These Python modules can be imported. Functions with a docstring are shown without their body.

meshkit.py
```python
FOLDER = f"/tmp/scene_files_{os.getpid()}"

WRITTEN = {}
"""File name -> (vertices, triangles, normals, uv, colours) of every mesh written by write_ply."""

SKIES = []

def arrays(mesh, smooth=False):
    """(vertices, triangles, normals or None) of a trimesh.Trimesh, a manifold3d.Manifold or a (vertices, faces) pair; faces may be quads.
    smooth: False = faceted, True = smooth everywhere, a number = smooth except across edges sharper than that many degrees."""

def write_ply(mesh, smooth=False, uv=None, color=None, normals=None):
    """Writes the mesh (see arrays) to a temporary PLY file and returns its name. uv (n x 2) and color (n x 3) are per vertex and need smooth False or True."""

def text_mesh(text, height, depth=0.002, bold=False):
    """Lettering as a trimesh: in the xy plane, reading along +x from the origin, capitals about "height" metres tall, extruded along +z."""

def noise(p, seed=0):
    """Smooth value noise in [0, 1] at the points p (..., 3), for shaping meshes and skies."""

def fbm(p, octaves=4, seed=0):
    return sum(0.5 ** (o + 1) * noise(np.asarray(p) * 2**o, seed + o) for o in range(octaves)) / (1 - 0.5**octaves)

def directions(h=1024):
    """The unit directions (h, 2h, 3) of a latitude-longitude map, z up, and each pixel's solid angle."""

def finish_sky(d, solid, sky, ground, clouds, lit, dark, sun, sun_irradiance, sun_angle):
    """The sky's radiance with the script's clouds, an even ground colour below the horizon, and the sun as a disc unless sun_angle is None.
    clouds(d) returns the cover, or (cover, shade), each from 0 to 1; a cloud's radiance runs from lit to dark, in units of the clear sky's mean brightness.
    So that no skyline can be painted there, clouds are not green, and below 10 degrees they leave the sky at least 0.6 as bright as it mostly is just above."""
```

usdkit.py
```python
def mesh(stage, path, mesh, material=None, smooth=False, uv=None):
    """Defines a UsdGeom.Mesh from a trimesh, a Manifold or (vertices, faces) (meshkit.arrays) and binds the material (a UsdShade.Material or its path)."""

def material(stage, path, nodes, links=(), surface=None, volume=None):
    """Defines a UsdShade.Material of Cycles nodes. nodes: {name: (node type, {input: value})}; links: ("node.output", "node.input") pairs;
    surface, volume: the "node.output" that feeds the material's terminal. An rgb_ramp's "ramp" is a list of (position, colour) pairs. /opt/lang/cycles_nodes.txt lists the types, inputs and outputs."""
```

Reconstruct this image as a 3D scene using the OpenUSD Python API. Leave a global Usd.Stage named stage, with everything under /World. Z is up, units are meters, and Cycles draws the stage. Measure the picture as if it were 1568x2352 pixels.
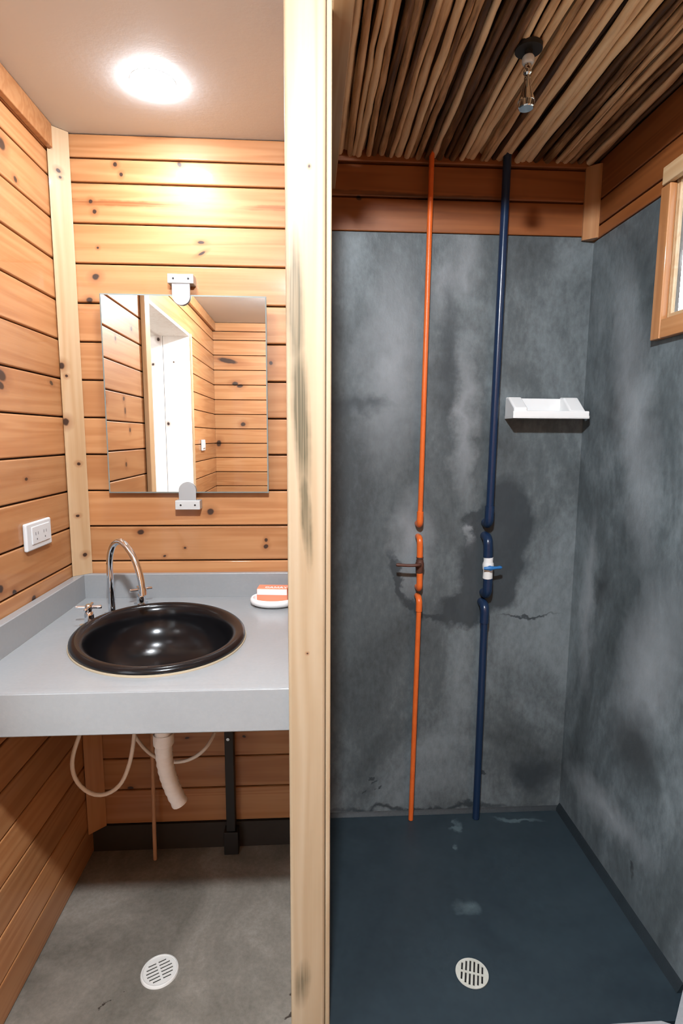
import math, random
import numpy as np
import trimesh
import usdkit, meshkit
from pxr import Usd, UsdGeom, UsdLux, UsdShade, Gf, Sdf
from shapely.geometry import Polygon, box as sbox, Point
from shapely import affinity

random.seed(7)
rng = np.random.default_rng(7)
stage = Usd.Stage.CreateInMemory()
UsdGeom.SetStageUpAxis(stage, UsdGeom.Tokens.z)
UsdGeom.SetStageMetersPerUnit(stage, 1.0)
world = UsdGeom.Xform.Define(stage, '/World')
stage.SetDefaultPrim(world.GetPrim())

# ---------------------------------------------------------------- camera, light, exposure
F_PX, YAW, PITCH, ROLL = 1286.335, 0.058101, -0.134456, 0.005222
CAM = np.array([0.77592, -1.88467, 1.48500])
EXPOSURE = 0.2
SKY = 1.4                       # bright overcast sky outside the doorway and the window
LAMP_VANITY, LAMP_ROOM = 250.0, 2050.0
LAMP_COLOR = (0.93, 0.985, 1.04)
LAMP_A = (0.374, -0.265, 2.395)
LAMP_B = (0.74, -1.74, 2.395)


def camera():
    f = np.array([math.sin(YAW) * math.cos(PITCH), math.cos(YAW) * math.cos(PITCH), math.sin(PITCH)])
    r = np.array([math.cos(YAW), -math.sin(YAW), 0.0])
    u = np.cross(r, f)
    r2 = r * math.cos(ROLL) + u * math.sin(ROLL)
    u2 = -r * math.sin(ROLL) + u * math.cos(ROLL)
    cam = UsdGeom.Camera.Define(stage, '/World/camera')
    m = Gf.Matrix4d(*r2, 0, *u2, 0, *(-f), 0, *CAM, 1)
    cam.AddTransformOp().Set(m)
    cam.CreateHorizontalApertureAttr(24.0)
    cam.CreateVerticalApertureAttr(36.0)
    cam.CreateFocalLengthAttr(24.0 * F_PX / 1568)
    cam.CreateClippingRangeAttr(Gf.Vec2f(0.02, 200))
    cam.CreateExposureAttr(EXPOSURE)


camera()
dome = UsdLux.DomeLight.Define(stage, '/World/sky')
dome.CreateIntensityAttr(SKY)
dome.CreateColorAttr(Gf.Vec3f(0.90, 0.95, 1.0))

# ---------------------------------------------------------------- helpers
_count = {}


def path_for(parent, name):
    base = parent.GetPath() if parent is not None else Sdf.Path('/World')
    k = (str(base), name)
    n = _count.get(k, 0)
    _count[k] = n + 1
    return base.AppendChild(name if n == 0 else f'{name}_{n:03d}')


def tag(p, label=None, cat=None, group=None, kind=None):
    for k, v in (('label', label), ('category', cat), ('group', group), ('kind', kind)):
        if v:
            p.SetCustomDataByKey(k, v)
    return p


_loc = {}


def thing(name, label=None, cat=None, loc=(0, 0, 0), group=None, kind=None):
    x = UsdGeom.Xform.Define(stage, path_for(None, name))
    if any(loc):
        x.AddTranslateOp().Set(Gf.Vec3d(*map(float, loc)))
    p = x.GetPrim()
    _loc[str(p.GetPath())] = np.asarray(loc, float)
    return tag(p, label, cat, group, kind)


def obj(name, mesh, mat, parent=None, smooth=30, label=None, cat=None, group=None, kind=None):
    """One mesh; given in world coordinates, stored relative to its thing."""
    if isinstance(mesh, (list,)):
        mesh = trimesh.util.concatenate(mesh)
    if hasattr(mesh, 'to_mesh'):
        m = mesh.to_mesh()
        mesh = trimesh.Trimesh(m.vert_properties[:, :3], m.tri_verts, process=False)
    mesh = mesh.copy()
    if parent is not None:
        top = Sdf.Path('/World').AppendChild(parent.GetPath().pathString.split('/')[2])
        mesh.apply_translation(-_loc.get(str(top), np.zeros(3)))
    path = path_for(parent, name)
    p = usdkit.mesh(stage, path, mesh, mat, smooth=smooth).GetPrim()
    return tag(p, label, cat, group, kind)


def bx(x0, x1, y0, y1, z0, z1):
    b = trimesh.creation.box(extents=(abs(x1 - x0), abs(y1 - y0), abs(z1 - z0)))
    b.apply_translation(((x0 + x1) / 2, (y0 + y1) / 2, (z0 + z1) / 2))
    return b


def rbox(x0, x1, y0, y1, z0, z1, r=0.004, n=3):
    """Box with rounded edges (hull of corner spheres)."""
    x0, x1 = sorted((x0, x1)); y0, y1 = sorted((y0, y1)); z0, z1 = sorted((z0, z1))
    s = trimesh.creation.icosphere(subdivisions=1 if n < 4 else 2, radius=r).vertices
    pts = np.concatenate([s + np.array((x, y, z)) for x in (x0 + r, x1 - r) for y in (y0 + r, y1 - r) for z in (z0 + r, z1 - r)])
    return trimesh.convex.convex_hull(pts)


def extrude(poly, h):
    return trimesh.creation.extrude_polygon(poly, h, engine='earcut')


def map_axes(mesh, cols, origin=(0, 0, 0)):
    """local x, y, z -> given world vectors"""
    M = np.eye(4)
    M[:3, :3] = np.array(cols, float).T
    M[:3, 3] = origin
    mesh = mesh.copy()
    mesh.apply_transform(M)
    if np.linalg.det(M[:3, :3]) < 0:
        mesh.invert() if False else None
    return mesh


def lathe(profile, segs=32, center=(0, 0, 0)):
    """profile: (r, z) pairs"""
    prof = np.array(profile, float)
    a = np.linspace(0, 2 * math.pi, segs, endpoint=False)
    v = np.concatenate([np.c_[r * np.cos(a), r * np.sin(a), np.full(segs, z)] for r, z in prof])
    f = []
    for i in range(len(prof) - 1):
        for j in range(segs):
            k = (j + 1) % segs
            p, q, s, t = i * segs + j, i * segs + k, (i + 1) * segs + k, (i + 1) * segs + j
            f += [[p, q, s], [p, s, t]]
    m = trimesh.Trimesh(v + np.asarray(center, float), f, process=False)
    m.merge_vertices()
    m.update_faces(m.nondegenerate_faces())
    return m


def spline(pts, n):
    from scipy.interpolate import CubicSpline
    pts = np.array(pts, float)
    t = np.r_[0, np.cumsum(np.linalg.norm(np.diff(pts, axis=0), axis=1))]
    return CubicSpline(t, pts)(np.linspace(0, t[-1], n))


def tube(path, r, segs=12, caps=True):
    path = np.asarray(path, float)
    n = len(path)
    r = np.full(n, r) if np.ndim(r) == 0 else np.asarray(r, float)
    t = np.gradient(path, axis=0)
    t /= np.linalg.norm(t, axis=1, keepdims=True)
    u = np.cross(t[0], [0.3, 0.9, 0.2]); u /= np.linalg.norm(u)
    a = np.linspace(0, 2 * math.pi, segs, endpoint=False)
    rings = []
    for i in range(n):
        u = u - t[i] * (u @ t[i]); u /= np.linalg.norm(u)
        w = np.cross(t[i], u)
        rings.append(path[i] + r[i] * (np.outer(np.cos(a), u) + np.outer(np.sin(a), w)))
    v = np.concatenate(rings)
    f = []
    for i in range(n - 1):
        for j in range(segs):
            k = (j + 1) % segs
            p, q, s, tt = i * segs + j, i * segs + k, (i + 1) * segs + k, (i + 1) * segs + j
            f += [[p, q, s], [p, s, tt]]
    if caps:
        v = np.vstack([v, path[0], path[-1]])
        for j in range(segs):
            k = (j + 1) % segs
            f += [[k, j, n * segs], [(n - 1) * segs + j, (n - 1) * segs + k, n * segs + 1]]
    return trimesh.Trimesh(v, f, process=False)


def cyl(p0, p1, r, segs=16):
    return tube([p0, p1], r, segs)


# ---------------------------------------------------------------- materials
def mat(name, nodes, links=(), surface='p.BSDF'):
    return usdkit.material(stage, '/World/Looks/' + name, nodes, links, surface=surface)


def plain(name, color, rough=0.5, metal=0.0, **kw):
    return mat(name, {'p': ('principled_bsdf', {'base_color': color, 'roughness': rough, 'metallic': metal, **kw})})


AX = {'x': 0, 'y': 1, 'z': 2}


def marks(nodes, links, source, items, prefix):
    """Marks with a place and a shape of their own: (centre, radii, angle about axis, axis, edge). Returns the output of the strongest."""
    last = None
    for i, (c, rad, ang, axis, edge) in enumerate(items):
        rot = [0, 0, 0]; rot[AX[axis]] = ang
        nodes[f'{prefix}m{i}'] = ('mapping', {'mapping_type': 'texture', 'location': c, 'rotation': rot, 'scale': rad})
        nodes[f'{prefix}g{i}'] = ('gradient_texture', {'gradient_type': 'spherical'})
        nodes[f'{prefix}r{i}'] = ('map_range', {'from_min': 0.0, 'from_max': edge, 'to_min': 0.0, 'to_max': 1.0, 'clamp': True})
        links += [(source, f'{prefix}m{i}.vector'), (f'{prefix}m{i}.vector', f'{prefix}g{i}.vector'), (f'{prefix}g{i}.fac', f'{prefix}r{i}.value')]
        out = f'{prefix}r{i}.result'
        if last:
            nodes[f'{prefix}x{i}'] = ('math', {'math_type': 'maximum'})
            links += [(last, f'{prefix}x{i}.value1'), (out, f'{prefix}x{i}.value2')]
            out = f'{prefix}x{i}.value'
        last = out
    return last


def pine(name, grain, knots=(), stains=(), stain_color=(0.20, 0.16, 0.10), tones=None, rough=0.48, coat=0.40, coat_rough=0.075, vary=0.25, spec=0.40):
    """Varnished knotty pine. grain: axis along the board. knots: (centre, radii, angle, normal axis, edge)."""
    tones = tones or [(0.0, (0.245, 0.088, 0.026)), (0.35, (0.370, 0.160, 0.058)), (0.65, (0.440, 0.215, 0.088)), (1.0, (0.50, 0.280, 0.132))]
    s1 = [15.0, 15.0, 15.0]; s1[AX[grain]] = 0.8
    s2 = [150.0, 150.0, 150.0]; s2[AX[grain]] = 2.5
    s3 = [5.0, 5.0, 5.0]; s3[AX[grain]] = 1.2
    N = {
        'geo': ('geometry', {}), 'info': ('object_info', {}),
        'o1': ('math', {'math_type': 'multiply', 'value2': 37.0}), 'o2': ('math', {'math_type': 'multiply', 'value2': 53.0}), 'o3': ('math', {'math_type': 'multiply', 'value2': 71.0}),
        'off': ('combine_xyz', {}), 'pos': ('mix', {'mix_type': 'add', 'fac': 1.0}),
        'm1': ('mapping', {'scale': s1}), 'n1': ('noise_texture', {'scale': 1.0, 'detail': 2.0, 'roughness': 0.45, 'distortion': 0.35}),
        'ring': ('math', {'math_type': 'multiply', 'value2': 34.0}), 'sin': ('math', {'math_type': 'sine'}), 'half': ('math', {'math_type': 'multiply_add', 'value2': 0.5, 'value3': 0.5}),
        'm2': ('mapping', {'scale': s2}), 'n2': ('noise_texture', {'scale': 1.0, 'detail': 3.0, 'roughness': 0.6}),
        'm3': ('mapping', {'scale': s3}), 'n3': ('noise_texture', {'scale': 1.0, 'detail': 2.0}),
        'a': ('mix_float', {'fac': 0.45}), 'b': ('mix_float', {'fac': 0.50}),
        'ramp': ('rgb_ramp', {'ramp': tones}),
        'v': ('math', {'math_type': 'multiply_add', 'value2': vary, 'value3': 1.0 - vary * 0.55}),
        'hsv': ('hsv', {'hue': 0.5, 'saturation': 1.0, 'value': 1.0, 'fac': 1.0}),
        'bump': ('bump', {'strength': 0.12, 'distance': 0.002}),
        'p': ('principled_bsdf', {'roughness': rough, 'coat_weight': coat, 'coat_roughness': coat_rough, 'specular_ior_level': spec}),
    }
    L = [('info.random', 'o1.value1'), ('info.random', 'o2.value1'), ('info.random', 'o3.value1'), ('o1.value', 'off.x'), ('o2.value', 'off.y'), ('o3.value', 'off.z'),
         ('geo.position', 'pos.color1'), ('off.vector', 'pos.color2'), ('pos.color', 'm1.vector'), ('pos.color', 'm2.vector'), ('pos.color', 'm3.vector'),
         ('m1.vector', 'n1.vector'), ('m2.vector', 'n2.vector'), ('m3.vector', 'n3.vector'),
         ('n1.fac', 'ring.value1'), ('ring.value', 'sin.value1'), ('sin.value', 'half.value1'),
         ('half.value', 'a.a'), ('n2.fac', 'a.b'), ('a.result', 'b.a'), ('n3.fac', 'b.b'), ('b.result', 'ramp.fac'),
         ('info.random', 'v.value1'), ('ramp.color', 'hsv.color'), ('v.value', 'hsv.value'), ('n2.fac', 'bump.height'), ('bump.normal', 'p.normal')]
    color = 'hsv.color'
    if knots or stains:
        N['wob'] = ('noise_texture', {'scale': 30.0, 'detail': 2.0})
        N['wpos'] = ('mix', {'mix_type': 'linear_light', 'fac': 0.004})
        L += [('geo.position', 'wob.vector'), ('geo.position', 'wpos.color1'), ('wob.color', 'wpos.color2')]
    if stains:
        s4 = [220.0] * 3; s4[AX[grain]] = 3.0
        N['ms'] = ('mapping', {'scale': s4}); N['ns'] = ('noise_texture', {'scale': 1.0, 'detail': 3.0})
        N['nsr'] = ('map_range', {'from_min': 0.35, 'from_max': 0.6, 'to_min': 0.45, 'to_max': 1.0, 'clamp': True})
        s = marks(N, L, 'wpos.color', stains, 's')
        N['sx'] = ('math', {'math_type': 'multiply'})
        N['smix'] = ('mix', {'color2': stain_color})
        L += [('geo.position', 'ms.vector'), ('ms.vector', 'ns.vector'), ('ns.fac', 'nsr.value'), (s, 'sx.value1'), ('nsr.result', 'sx.value2'), ('sx.value', 'smix.fac'), (color, 'smix.color1')]
        color = 'smix.color'
    if knots:
        halo = [(c, [q * 2.6 if q < 10 else q for q in r], a, ax, 0.9) for c, r, a, ax, e in knots]
        h = marks(N, L, 'wpos.color', halo, 'h')
        k = marks(N, L, 'wpos.color', knots, 'k')
        N['hx'] = ('math', {'math_type': 'multiply', 'value2': 0.75})
        N['hmix'] = ('mix', {'color2': (0.20, 0.065, 0.018)})
        N['kmix'] = ('mix', {'color2': (0.035, 0.015, 0.008)})
        L += [(h, 'hx.value1'), ('hx.value', 'hmix.fac'), (color, 'hmix.color1'), (k, 'kmix.fac'), ('hmix.color', 'kmix.color1')]
        color = 'kmix.color'
    L.append((color, 'p.base_color'))
    return mat(name, N, L)


def knots_xz(items, y=0.0):
    return [((x, y, z), (rx, 1000.0, rz), random.uniform(-0.5, 0.5), 'y', 0.35) for x, z, rx, rz in items]


def knots_yz(items, x=0.0):
    return [((x, y, z), (1000.0, ry, rz), random.uniform(-0.4, 0.4), 'x', 0.35) for y, z, ry, rz in items]


def concrete(name, tones, scale=2.0, stretch=(1, 1, 1), rough=0.55, dark=(), light=(), dark_color=(0.03, 0.035, 0.04), light_color=(0.3, 0.32, 0.34), spec=0.4, dark_fac=0.85, light_fac=0.6, bump=0.25, fine=0.25):
    N = {'geo': ('geometry', {}), 'm': ('mapping', {'scale': stretch}),
         'n1': ('noise_texture', {'scale': scale, 'detail': 5.0, 'roughness': 0.55, 'distortion': 1.1}),
         'n2': ('noise_texture', {'scale': scale * 22, 'detail': 4.0, 'roughness': 0.65}),
         'mixn': ('mix_float', {'fac': fine}), 'ramp': ('rgb_ramp', {'ramp': tones}),
         'b': ('bump', {'strength': bump, 'distance': 0.004}),
         'p': ('principled_bsdf', {'roughness': rough, 'specular_ior_level': spec})}
    L = [('geo.position', 'm.vector'), ('m.vector', 'n1.vector'), ('m.vector', 'n2.vector'), ('n1.fac', 'mixn.a'), ('n2.fac', 'mixn.b'), ('mixn.result', 'ramp.fac'), ('n2.fac', 'b.height'), ('b.normal', 'p.normal')]
    color = 'ramp.color'
    if dark or light:
        N['wob'] = ('noise_texture', {'scale': 9.0, 'detail': 5.0, 'roughness': 0.6})
        N['wpos'] = ('mix', {'mix_type': 'linear_light', 'fac': 0.075})
        L += [('geo.position', 'wob.vector'), ('geo.position', 'wpos.color1'), ('wob.color', 'wpos.color2')]
    for key, items, col, fac in (('l', light, light_color, light_fac), ('d', dark, dark_color, dark_fac)):
        if items:
            o = marks(N, L, 'wpos.color', items, key)
            N[key + 'f'] = ('math', {'math_type': 'multiply', 'value2': fac})
            N[key + 'mix'] = ('mix', {'color2': col})
            L += [(o, key + 'f.value1'), (key + 'f.value', key + 'mix.fac'), (color, key + 'mix.color1')]
            color = key + 'mix.color'
    L.append((color, 'p.base_color'))
    return mat(name, N, L)


def lamp_material(name, strength):
    return mat(name, {'e': ('emission', {'color': LAMP_COLOR, 'strength': strength})}, surface='e.emission')


BACK_KNOTS = [(0.1087, 1.9773, .0132, .0103), (0.1848, 2.3083, .0074, .0074), (0.2005, 2.2801, .0059, .0074), (0.3786, 2.3143, .0074, .0088), (0.3861, 2.2982, .0059, .0059),
              (0.1046, 2.2006, .0074, .0074), (0.1135, 2.1705, .0074, .0074), (0.4387, 2.0875, .0132, .0059), (0.4392, 2.055, .0147, .0044), (0.0848, 1.9059, .0118, .0088),
              (0.1199, 2.0645, .0044, .0044), (0.445, 1.2322, .0132, .0118), (0.2127, 1.1637, .0132, .0103), (0.6296, 1.1332, .0059, .0074), (0.6279, 1.1122, .0088, .0074),
              (0.2886, 1.0814, .0059, .0044), (0.3576, 1.1094, .0044, .0044), (0.6527, 1.7201, .0074, .0074), (0.1389, 0.2394, .0118, .0074), (0.3434, 0.4241, .0103, .0044), (0.542, 0.4236, .0074, .0059)]
LEFT_KNOTS = [(-0.2465, 2.1581, .010, .008), (-0.3065, 2.215, .020, .016), (-0.3882, 1.6333, .025, .016), (-0.3937, 1.608, .0175, .0107), (-0.4671, 1.0994, .015, .0107),
              (-0.4033, 1.0735, .0125, .0067), (-0.3036, 1.0262, .015, .0107), (-0.109, 1.6394, .0125, .0067), (-0.3004, 1.3643, .010, .0053),
              (-0.7635, 1.9468, .014, .012), (-0.62, 1.6363, .014, .012), (-0.63, 1.5866, .010, .018), (-0.6812, 1.5071, .012, .012), (-0.6111, 1.3618, .012, .012), (-0.55, 1.8699, .010, .010)]
FRONT_KNOTS = [(0.1129, 2.0919, .0906, .0226), (0.1701, 1.9087, .0302, .0189), (0.2094, 1.8913, .0302, .0151), (0.0256, 1.4214, .0226, .0302), (0.229, 1.5789, .0226, .0189)]
JAMB_KNOTS = [(-0.1922, 2.0981, .010, .014), (-0.2318, 1.9389, .008, .008), (-0.0986, 1.9575, .005, .005), (-0.1465, 1.5599, .010, .012)]
CORNER_KNOTS = [(0.0246, 2.2736, .006, .007), (0.0274, 2.2552, .004, .004), (0.0044, 1.6974, .009, .012), (0.0162, 1.668, .004, .005), (0.0084, 1.5247, .009, .013), (0.0316, 1.3925, .005, .006), (0.0236, 1.2245, .005, .005), (0.0344, 1.0919, .006, .008)]

PINE_BACK = pine('pine_back_wall', 'x', knots_xz(BACK_KNOTS),
                 stains=[((0.20, 0.0, 2.196), (0.26, 1000, 0.013), 0.01, 'y', 0.6), ((0.66, 0.0, 2.196), (0.12, 1000, 0.010), -0.02, 'y', 0.6)], stain_color=(0.24, 0.075, 0.018))
PINE_LEFT = pine('pine_left_wall', 'y', knots_yz(LEFT_KNOTS))
PINE_FRONT = pine('pine_front_wall', 'x', knots_xz(FRONT_KNOTS, -2.9))
PINE_SIDE = pine('pine_side_wall', 'y')
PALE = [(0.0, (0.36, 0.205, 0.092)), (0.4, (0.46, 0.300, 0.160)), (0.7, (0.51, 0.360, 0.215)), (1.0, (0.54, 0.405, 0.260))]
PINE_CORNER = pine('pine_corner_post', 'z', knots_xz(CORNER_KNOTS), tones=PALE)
PINE_POST = pine('pine_partition_post', 'z',
                 [((0.7777, -0.75, 1.9886), (.0030, 1000, .0034), 0, 'y', 0.5), ((0.7698, -0.75, 1.0307), (.0024, 1000, .0024), 0, 'y', 0.5)],
                 stains=[((0.7505, -0.75, 1.735), (.020, 1000, .17), -0.02, 'y', 0.55), ((0.7600, -0.75, 1.53), (.022, 1000, .20), -0.05, 'y', 0.55), ((0.7700, -0.75, 1.33), (.014, 1000, .13), -0.06, 'y', 0.55),
                         ((0.757, -0.75, 0.235), (.022, 1000, .07), 0.1, 'y', 0.8)],
                 stain_color=(0.085, 0.070, 0.040), tones=[(0.0, (0.26, 0.170, 0.092)), (0.4, (0.345, 0.255, 0.160)), (0.7, (0.39, 0.305, 0.208)), (1.0, (0.42, 0.34, 0.248))], rough=0.55, coat=0.0, vary=0.0, spec=0.3)
PINE_TRIM_Y = pine('pine_trim_lengthwise', 'y', tones=PALE)
PINE_TRIM_X = pine('pine_trim_crosswise', 'x')
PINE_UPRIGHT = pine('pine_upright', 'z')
PINE_TRIM_Z = pine('pine_trim_upright', 'z', tones=PALE)
PINE_JAMB = pine('pine_jamb', 'z', knots_xz(JAMB_KNOTS, -1.965), tones=[(0.0, (0.66, 0.54, 0.46)), (0.5, (0.80, 0.73, 0.68)), (1.0, (0.85, 0.79, 0.75))], coat=0.0, rough=0.6)
RED = [(0.0, (0.13, 0.034, 0.008)), (0.5, (0.21, 0.065, 0.016)), (1.0, (0.28, 0.098, 0.028))]
PINE_BAND_X = pine('pine_shower_band_back', 'x', knots_xz([(0.935, 2.232, .010, .010)]), stains=[((1.0, 0, 2.246), (0.24, 1000, 0.010), 0.02, 'y', 0.5), ((1.25, 0, 2.238), (0.22, 1000, 0.012), -0.03, 'y', 0.5)], stain_color=(0.06, 0.02, 0.008), tones=RED, coat=0.15)
PINE_BAND_Y = pine('pine_shower_band_side', 'y', tones=RED, coat=0.15)
DARK_GAP = plain('dark_gap', (0.035, 0.018, 0.010), 0.9)

CONC_TONES = [(0.0, (0.018, 0.022, 0.024)), (0.36, (0.040, 0.049, 0.053)), (0.50, (0.078, 0.094, 0.101)), (0.64, (0.150, 0.178, 0.190)), (1.0, (0.28, 0.328, 0.350))]
BACK_WET = [((1.445, 0, 1.16), (.115, 1000, .20), 0.1, 'y', 0.22), ((1.36, 0, 1.20), (.055, 1000, .05), 0.3, 'y', 0.25), ((1.40, 0, 0.98), (.13, 1000, .16), 0.4, 'y', 0.25), ((1.42, 0, 1.06), (.14, 1000, .14), 0, 'y', 0.3),
            ((1.31, 0, 0.875), (.10, 1000, .06), 0.2, 'y', 0.3), ((1.085, 0, 1.00), (.022, 1000, .11), -0.25, 'y', 0.4), ((1.14, 0, 0.895), (.022, 1000, .09), -0.7, 'y', 0.4), ((1.25, 0, 0.856), (.13, 1000, .013), 0.12, 'y', 0.5),
            ((1.55, 0, 0.845), (.12, 1000, .008), -0.08, 'y', 0.5), ((0.93, 0, 1.58), (.16, 1000, .035), 0.02, 'y', 0.9), ((1.24, 0, 1.75), (.045, 1000, .42), 0.02, 'y', 1.0),
            ((1.60, 0, 0.24), (.10, 1000, .10), 0, 'y', 0.6), ((1.2, 0, 0.12), (.5, 1000, .016), -0.02, 'y', 0.6)] + [((0.985 + 0.012 * i, 0, 0.20 + 0.018 * ((i * 7) % 4)), (.006, 1000, .012), 0.5, 'y', 0.4) for i in range(4)] + [((1.42, 0, 0.262), (.009, 1000, .007), 0.3, 'y', 0.4)]
BACK_LIGHT = [((1.05, 0, 1.72), (.14, 1000, .42), 0.05, 'y', 1.0), ((1.30, 0, 1.55), (.055, 1000, .35), 0.0, 'y', 1.0), ((1.13, 0, 1.12), (.09, 1000, .22), -0.1, 'y', 1.0), ((1.25, 0, 2.0), (.10, 1000, .16), 0.4, 'y', 1.0), ((1.335, 0, 1.15), (.018, 1000, .08), 0, 'y', 0.7)]
RIGHT_LIGHT = [((1.708, -0.30, 1.55), (1000, .12, .55), -0.25, 'x', 1.0), ((1.708, -0.45, 0.85), (1000, .16, .35), 0.3, 'x', 1.0), ((1.708, -0.30, 0.32), (1000, .30, .09), -0.12, 'x', 1.0), ((1.708, -0.12, 0.95), (1000, .06, .35), 0.0, 'x', 1.0)]
RIGHT_DARK = [((1.708, -0.42, 0.60), (1000, .16, .16), 0, 'x', 0.8), ((1.708, -0.475, 0.235), (1000, .014, .022), 0.4, 'x', 0.35), ((1.708, -0.2, 1.0), (1000, .05, .12), 0.2, 'x', 0.9)]
CONC_BACK = concrete('grey_cement_back', CONC_TONES, 2.6, (1, 1, 0.55), 0.55, BACK_WET, BACK_LIGHT, dark_color=(0.022, 0.030, 0.036), light_color=(0.31, 0.335, 0.355))
CONC_RIGHT = concrete('grey_cement_right', CONC_TONES, 2.6, (1, 1, 0.55), 0.55, RIGHT_DARK, RIGHT_LIGHT, dark_color=(0.03, 0.034, 0.037), light_color=(0.31, 0.335, 0.355))
CONC_SIDE = concrete('grey_cement_partition', CONC_TONES, 2.6, (1, 1, 0.55))
CONC_FLOOR = concrete('beige_cement_floor', [(0.25, (0.070, 0.066, 0.054)), (0.42, (0.150, 0.140, 0.118)), (0.56, (0.225, 0.208, 0.178)), (0.75, (0.37, 0.345, 0.305))], 3.4, (1, 1, 1), 0.42,
                      dark=[((0.245, -0.575, 0), (.006, .009, 1000), 0, 'z', 0.4), ((0.252, -0.53, 0), (.004, .005, 1000), 0, 'z', 0.4), ((0.705, -0.56, 0), (.007, .009, 1000), 0, 'z', 0.4), ((0.72, -0.625, 0), (.007, .010, 1000), 0, 'z', 0.4)], dark_color=(0.02, 0.012, 0.008))
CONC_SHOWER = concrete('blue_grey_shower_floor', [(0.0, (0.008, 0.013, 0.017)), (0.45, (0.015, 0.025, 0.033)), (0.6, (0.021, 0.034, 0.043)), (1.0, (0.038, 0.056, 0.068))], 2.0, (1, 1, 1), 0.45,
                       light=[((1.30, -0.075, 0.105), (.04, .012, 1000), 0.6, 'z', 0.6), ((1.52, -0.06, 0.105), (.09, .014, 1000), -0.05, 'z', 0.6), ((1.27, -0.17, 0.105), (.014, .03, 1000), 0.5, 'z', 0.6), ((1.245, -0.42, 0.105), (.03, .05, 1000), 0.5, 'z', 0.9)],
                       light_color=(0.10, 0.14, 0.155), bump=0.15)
CONC_EDGE = concrete('dark_floor_edge', [(0.0, (0.004, 0.007, 0.009)), (1.0, (0.016, 0.024, 0.030))], 6.0)
CONC_CURB = concrete('grey_curb', [(0.0, (0.2, 0.21, 0.22)), (1.0, (0.38, 0.40, 0.42))], 4.0)
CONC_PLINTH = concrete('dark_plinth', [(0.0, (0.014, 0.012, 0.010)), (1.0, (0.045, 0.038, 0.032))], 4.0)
COUNTER = concrete('polished_grey_counter', [(0.0, (0.225, 0.240, 0.250)), (0.5, (0.255, 0.270, 0.280)), (1.0, (0.29, 0.305, 0.312))], 5.0, rough=0.22, bump=0.04, spec=0.5, fine=0.5)
PLASTER = concrete('white_ceiling_paint', [(0.0, (0.58, 0.62, 0.65)), (1.0, (0.63, 0.67, 0.70))], 3.0, rough=0.7, bump=0.08)
CHROME = plain('chrome', (0.74, 0.80, 0.86), 0.05, 1.0)
STEEL = plain('brushed_clip_metal', (0.40, 0.44, 0.47), 0.35, 0.6)
CLIP_WHITE = plain('clip_block', (0.46, 0.48, 0.48), 0.4)
BLACK_HOLE = plain('black', (0.01, 0.01, 0.01), 0.6)
MIRROR = plain('mirror_silver', (0.88, 0.88, 0.86), 0.0, 1.0)
MIRROR_EDGE = plain('mirror_edge', (0.20, 0.24, 0.23), 0.25)
BASIN_BLACK = plain('black_glaze', (0.005, 0.005, 0.006), 0.19, 0.0, specular_ior_level=0.32)
CAULK = plain('beige_sealant', (0.36, 0.30, 0.21), 0.6)
WHITE_PLASTIC = plain('white_plastic', (0.56, 0.60, 0.62), 0.35)
SLOT_GREY = plain('outlet_slot', (0.16, 0.17, 0.18), 0.6)
WHITE_CERAMIC = plain('white_ceramic', (0.78, 0.79, 0.79), 0.18)
BRAID = plain('white_hose', (0.82, 0.76, 0.68), 0.45)
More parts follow.
